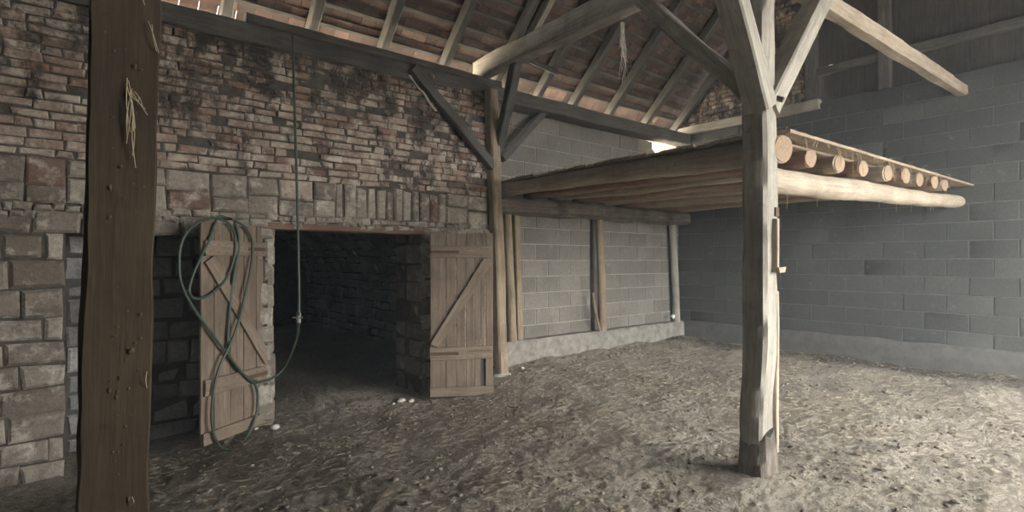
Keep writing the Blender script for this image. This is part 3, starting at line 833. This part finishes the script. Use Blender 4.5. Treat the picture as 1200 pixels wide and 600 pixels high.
# ---------------------------------------------------------------- plank doors
def plank_door(name, hinge, free, zb, zt, s, lab, widths, seed, short=None):
    hinge = Vector(hinge); free = Vector(free); d = (free - hinge); W = d.length; d.normalize()
    X = d * s; Y = UPV.cross(X)
    m = Matrix((X, Y, UPV)).transposed().to_4x4(); m.translation = Vector((hinge.x, hinge.y, zb))
    root = empty(name, m); tag(root, lab, 'door')
    H = zt - zb
    def board(nm, x0, z0, x1, z1, w, t, y, mat, label=None):
        a = Vector((x0 * s, y, z0)); b = Vector((x1 * s, y, z1))
        o = timber_mesh((b - a).length, w, t, warp=0.003, ch=0.004, seg=0.12, endjit=0.01).build(nm, mat, root)
        o.matrix_parent_inverse = Matrix(); o.matrix_basis = frame(a, b, Vector((0, 1, 0)))
        if label: o['label'] = label
        return o
    x = 0; tot = sum(widths)
    for i, w in enumerate(widths):
        w = w / tot * W
        board('plank', x + w / 2, (0.50 if short == i else 0.02) + R.uniform(0, .03), x + w / 2, H - R.uniform(0, 0.02), w - 0.007, 0.026, 0, M['door'])
        if short == i: board('plank', x + w / 2, 0.03, x + w / 2, 0.5, w + 0.03, 0.016, -0.022, M['old'], 'dark backing put in as the shade of the door gap')  # dark board behind the short plank paints in the gap's shade
        x += w
    y = 0.032
    board('ledge', 0.02, H - 0.24, W - 0.02, H - 0.24, 0.14, 0.03, y, M['doorframe'])
    board('ledge', 0.0, 0.52, W - 0.02, 0.52, 0.15, 0.03, y, M['doorframe'])
    board('brace', 0.05, 0.62, W - 0.07, H - 0.34, 0.11, 0.03, y, M['doorframe'])
    board('bottom_rail', 0.0, 0.06, W, 0.06, 0.11, 0.032, y, M['doorframe'])
    for zz in (0.52, H - 0.24):                            # strap hinges and nails
        mb = MB(); mb.box((min(0, s * 0.34), y + 0.014, zz - 0.018), (max(0, s * 0.34), y + 0.019, zz + 0.018), jit=0.002)
        h = mb.build('hinge', M['rust'], root); h.matrix_parent_inverse = Matrix()
        mb = MB(); tube(mb, [Vector((-0.012 * s, y, zz - 0.04)), Vector((-0.012 * s, y, zz + 0.04))], 0.012, 10)
        q = mb.build('hinge_pin', M['rust'], h); q.matrix_parent_inverse = Matrix()
        mb = MB()
        for i in range(9):
            xx = s * (0.05 + (W - 0.12) * i / 8)
            for q in (-0.035, 0.035): mb.box((xx - 0.004, y + 0.014, zz + q - 0.004), (xx + 0.004, y + 0.018, zz + q + 0.004))
        h = mb.build('nails', M['rust'], root); h.matrix_parent_inverse = Matrix()
    return root, m, W, H
hL = at_z(316, 491, -0.12); fL = at_z(234, 529, -0.17)
dl = fL - hL; hL2 = Vector((hL.x, hL.y, 0)); fL2 = Vector((fL.x, fL.y, 0))
doorL, mL, WL_, HL_ = plank_door('plank_door', hL2, fL2, -0.13, 1.90, 1, 'left open plank door with a green hose hung over it', [1.2, 1.0, 1.0, 1.15, 0.9], 1)
# right leaf
hR = at_z(504, 466, -0.10); fR = at_z(578, 463, -0.10)
doorR, mR, WR_, HR_ = plank_door('plank_door', (hR.x, hR.y, 0), (fR.x, fR.y, 0), -0.09, 1.89, -1, 'right open plank door standing before the brick pier', [1.25, 0.8, 0.75, 0.7, 0.5, 0.38, 0.65], 2, 5)

# ---------------------------------------------------------------- green hose
nL = (mL.to_3x3() @ Vector((0, 1, 0))).normalized()
pl0 = Vector((hL.x, hL.y, 0)) 
def on_door(px, py, off): return at_plane(px, py, pl0 + nL * off, nL)
mb = MB(); rh = 0.0125
hang = at_v(343, 42, -0.62)
Pd = []
A1 = [(350, 372), (349, 390), (342, 412), (332, 432), (318, 444), (302, 447), (286, 439), (272, 422), (258, 404), (240, 380), (223, 355), (212, 330), (210, 307), (213, 284), (224, 267), (240, 257), (256, 256), (268, 262), (275, 274), (276, 290), (273, 307), (267, 323), (256, 337), (243, 347), (230, 350), (222, 343), (225, 326), (235, 302), (245, 282), (252, 262), (256, 254)]
offs = [0.10] * 4 + [0.09, 0.08, 0.075, 0.07, 0.065, 0.06] + [0.06] * 6 + [0.065] * 4 + [0.05] * 6 + [0.045] * 5
P = [hang, at_v(345, 120, -0.72), at_v(347.5, 200, -0.82), at_v(349.5, 290, -0.92), at_v(350.5, 345, -0.98)]
A1p = [on_door(x, y, o_) for (x, y), o_ in zip(A1, offs)]
A1p[0] = at_v(350, 372, -1.0)
P2 = P + [A1p[0]]
A1p[1] = at_v(349, 391, -1.0).lerp(A1p[1], 0.35); A1p[2] = at_v(343, 412, -1.0).lerp(A1p[2], 0.6)
P = P + A1p
B1 = [(262, 254), (276, 259), (288, 267), (295, 280), (296, 295), (293, 320), (287, 347), (280, 376), (270, 403), (258, 428), (251, 455), (248, 487), (251, 510), (258, 523), (267, 527), (278, 523), (291, 509), (300, 487), (302, 465), (299, 451), (290, 443), (279, 433), (270, 418), (267, 402), (268, 379), (271, 345), (276, 312), (280, 290), (279, 272), (274, 258)]
ob = [0.06] * 5 + [0.085] * 12 + [0.08] * 4 + [0.045] * 9
P += [on_door(x, y, o_) for (x, y), o_ in zip(B1, ob)]
tube(mb, catmull(P, 6), rh, 9)
hose = mb.build('garden_hose', M['hose'], sharp=80)
tag(hose, 'green garden hose hanging from the wall plate and coiled over the left door', 'hose')
mb = MB(); c = A1p[0]
tube(mb, [c + Vector((0, 0, -0.05)), c + Vector((0, 0, 0.05))], 0.021, 10)
tube(mb, [c + RIGHT * -0.05 + FWD * -.02, c + RIGHT * 0.05 + FWD * -.02], 0.008, 8)
tube(mb, [c, c - FWD * 0.03], 0.012, 8)
f = mb.build('hose_valve', M['metal'], hose); f['label'] = 'metal coupling with a small valve lever'
mb = MB(); c0 = on_door(262, 257, 0.02)
tube(mb, [c0 - nL * 0.05, c0 + nL * 0.11], 0.012, 8); f = mb.build('hanging_peg', M['rust'], doorL); f.parent = doorL; f.matrix_parent_inverse = mL.inverted()

# ---------------------------------------------------------------- straw hanging from the tie beam
mb = MB()
for k in range(16):
    x0 = 729 + R.uniform(-2, 2); y0 = 26; L_ = R.uniform(25, 72)
    pts = []
    for j in range(6):
        t = j / 5; pts.append(at_v(x0 + 4 * math.sin(t * 5 + k) * t + 2 * t, y0 + L_ * t, -2.95 + R.uniform(-.02, .02)))
    tube(mb, catmull(pts, 4), 0.0035, 5, r1=0.002)
tag(mb.build('hanging_straw', M['rag']), 'ragged wisp of baler twine and straw hanging from the tie beam', 'straw')

# ---------------------------------------------------------------- things on the floor
def floor_at(px, py):
    z = 0.0
    for _ in range(6):
        p = at_z(px, py, z); z = fz(p.x, p.y)
    p.z = z; return p
def stone(px, py, r, lab, mat='white_stone', flat=0.6, seed=1):
    p = floor_at(px, py); mb = MB(); lump(mb, (0, 0, 0), r, r * 0.8, r * flat, seed)
    o = mb.build('field_stone', M[mat], sharp=60, loc=(p.x, p.y, p.z + r * flat * 0.5)); tag(o, lab, 'stone', 'stones on the earth floor')
stone(470, 471, 0.055, 'pale fist-sized stone by the foot of the right cellar jamb', seed=2)
stone(482, 470, 0.035, 'small pale stone between the jamb foot and the right door', seed=5)
stone(461, 474, 0.022, 'tiny pale stone just in front of the cellar jamb', seed=8)
stone(322, 502, 0.05, 'pale stone at the foot of the left cellar jamb', seed=12)
stone(300, 503, 0.03, 'flat pale chip under the hinge side of the left door', seed=15)
stone(296, 546, 0.018, 'small white chip on the dirt in front of the left door', seed=17)
stone(612, 432, 0.03, 'small pale stone near the plinth end', seed=21)
mb = MB(); p = floor_at(1056, 525)
tube(mb, [p + Vector((-0.07, -0.0, 0.02)), p + Vector((0, 0.01, 0.028)), p + Vector((0.08, -0.02, 0.02))], 0.013, 8)
tag(mb.build('short_stick', M['bark']), 'short dark stick lying on the bright floor by the side wall', 'stick')
# clods
mb = MB()
cnt = 0
while cnt < 7000:
    u = R.uniform(-9.2, -0.15); v = R.uniform(-5.5, -0.25)
    if R.random() > 0.25 + 0.75 * smooth(-0.2, 0.35, nz(u * 1.1, v * 1.1, 31)): continue
    r = 0.004 + 0.020 * R.random() ** 4
    lump(mb, (u, v, fz(u, v) + r * 0.15), r * R.uniform(0.8, 1.5), r * R.uniform(0.8, 1.5), r * 0.55, cnt * 1.7, sub=1); cnt += 1
tag(mb.build('dirt_clods', M['clod'], sharp=60), 'dry dirt and dung clods strewn over the earth floor', 'dirt', kind='stuff')
mb = MB(); cnt = 0
while cnt < 9000:
    u = R.uniform(-9.3, -0.1); v = R.uniform(-5.6, -0.15)
    if R.random() > 0.15 + 0.85 * smooth(-0.15, 0.4, nz(u * 0.9 + 7, v * 0.9, 12)) * (0.4 + 0.6 * smooth(-8, -4, u)): continue
    a = R.uniform(0, 2 * PI); l = R.uniform(0.02, 0.10); p = Vector((u, v, fz(u, v) + 0.006))
    e = Vector((u + math.cos(a) * l, v + math.sin(a) * l, 0)); e.z = fz(e.x, e.y) + 0.005 + R.random() * 0.012
    tube(mb, [p, e], R.uniform(0.0008, 0.0016), 3); cnt += 1
tag(mb.build('straw_litter', M['straw'], smooth=False), 'straw trodden into the earth floor', 'straw', kind='stuff')

# ---------------------------------------------------------------- outside
mb = MB()
mb.add([(-40, -60, -0.02), (40, -60, -0.02), (40, -8.95, -0.02), (-40, -8.95, -0.02)], [(0, 1, 2, 3)])
tag(mb.build('outside_yard', M['yard']), 'pale yard outside the wide doorway', kind='structure')
mb = MB()
mb.add([(-40, 0.33, 2.95), (40, 0.33, 2.95), (40, 40, 2.95), (-40, 40, 2.95)], [(0, 1, 2, 3)])
tag(mb.build('outside_bank', M['outside']), 'ground of the bank behind the barn', kind='structure')

hm = bpy.data.materials.new('dusty_air'); hm.use_nodes = True; nt = hm.node_tree; nt.nodes.clear()
ho = nt.nodes.new('ShaderNodeOutputMaterial'); hv = nt.nodes.new('ShaderNodeVolumeScatter')
hv.inputs['Density'].default_value = 0.009; hv.inputs['Anisotropy'].default_value = 0.2; hv.inputs['Color'].default_value = (0.82, 0.93, 1.0, 1)
nt.links.new(hv.outputs[0], ho.inputs['Volume'])
mb = MB(); mb.box((WL + .3, -8.85, 0.0 - 0.5), (-0.12, -0.40, 3.75), 0)
hz = mb.build('dusty_haze', hm, smooth=False); tag(hz, 'thin dusty haze in the air of the barn', 'haze', kind='stuff')

# ---------------------------------------------------------------- daylight
w = bpy.data.worlds.new('overcast_sky'); SC.world = w; w.use_nodes = True
bg = w.node_tree.nodes['Background']; bg.inputs[0].default_value = (1.0, 0.985, 0.965, 1); bg.inputs[1].default_value = 1.0
sl = bpy.data.lights.new('sun', 'SUN'); sl.energy = 5.5; sl.angle = math.radians(2); sl.color = (1.0, 0.93, 0.82)
so = bpy.data.objects.new('sun', sl); COL.objects.link(so); so.location = (0, 20, 20)
so.rotation_euler = Vector((-0.30, -0.60, -0.82)).to_track_quat('-Z', 'Y').to_euler()
pl = bpy.data.lights.new('doorway_portal', 'AREA'); pl.shape = 'RECTANGLE'; pl.size = DU1 - DU0; pl.size_y = DZ
po = bpy.data.objects.new('doorway_portal', pl); COL.objects.link(po)
po.location = ((DU0 + DU1) / 2, -9.0, DZ / 2); po.rotation_euler = (PI / 2, 0, PI) if False else (-PI / 2, 0, PI)
pl.cycles.is_portal = True
# make the portal look along +y (into the barn)
po.rotation_euler = Vector((0, 1, 0)).to_track_quat('-Z', 'Z').to_euler()

# ---------------------------------------------------------------- camera and view
cd = bpy.data.cameras.new('camera'); co = bpy.data.objects.new('camera', cd); COL.objects.link(co)
cd.sensor_fit = 'HORIZONTAL'; cd.sensor_width = 36; cd.lens = F / 1200 * 36; cd.shift_y = (HOR - 300) / 1200
co.matrix_world = Matrix((RIGHT, UPV, -FWD)).transposed().to_4x4(); co.location = CAM
cd.clip_start = 0.05; cd.clip_end = 200
SC.camera = co
SC.view_settings.view_transform = 'Standard'; SC.view_settings.look = 'None'
SC.view_settings.gamma = 1; SC.view_settings.use_curve_mapping = False
SC.view_settings.exposure = 4.45
SC.cycles.use_denoising = True
SC.cycles.max_bounces = 10; SC.cycles.diffuse_bounces = 7
SC.cycles.sample_clamp_indirect = 6
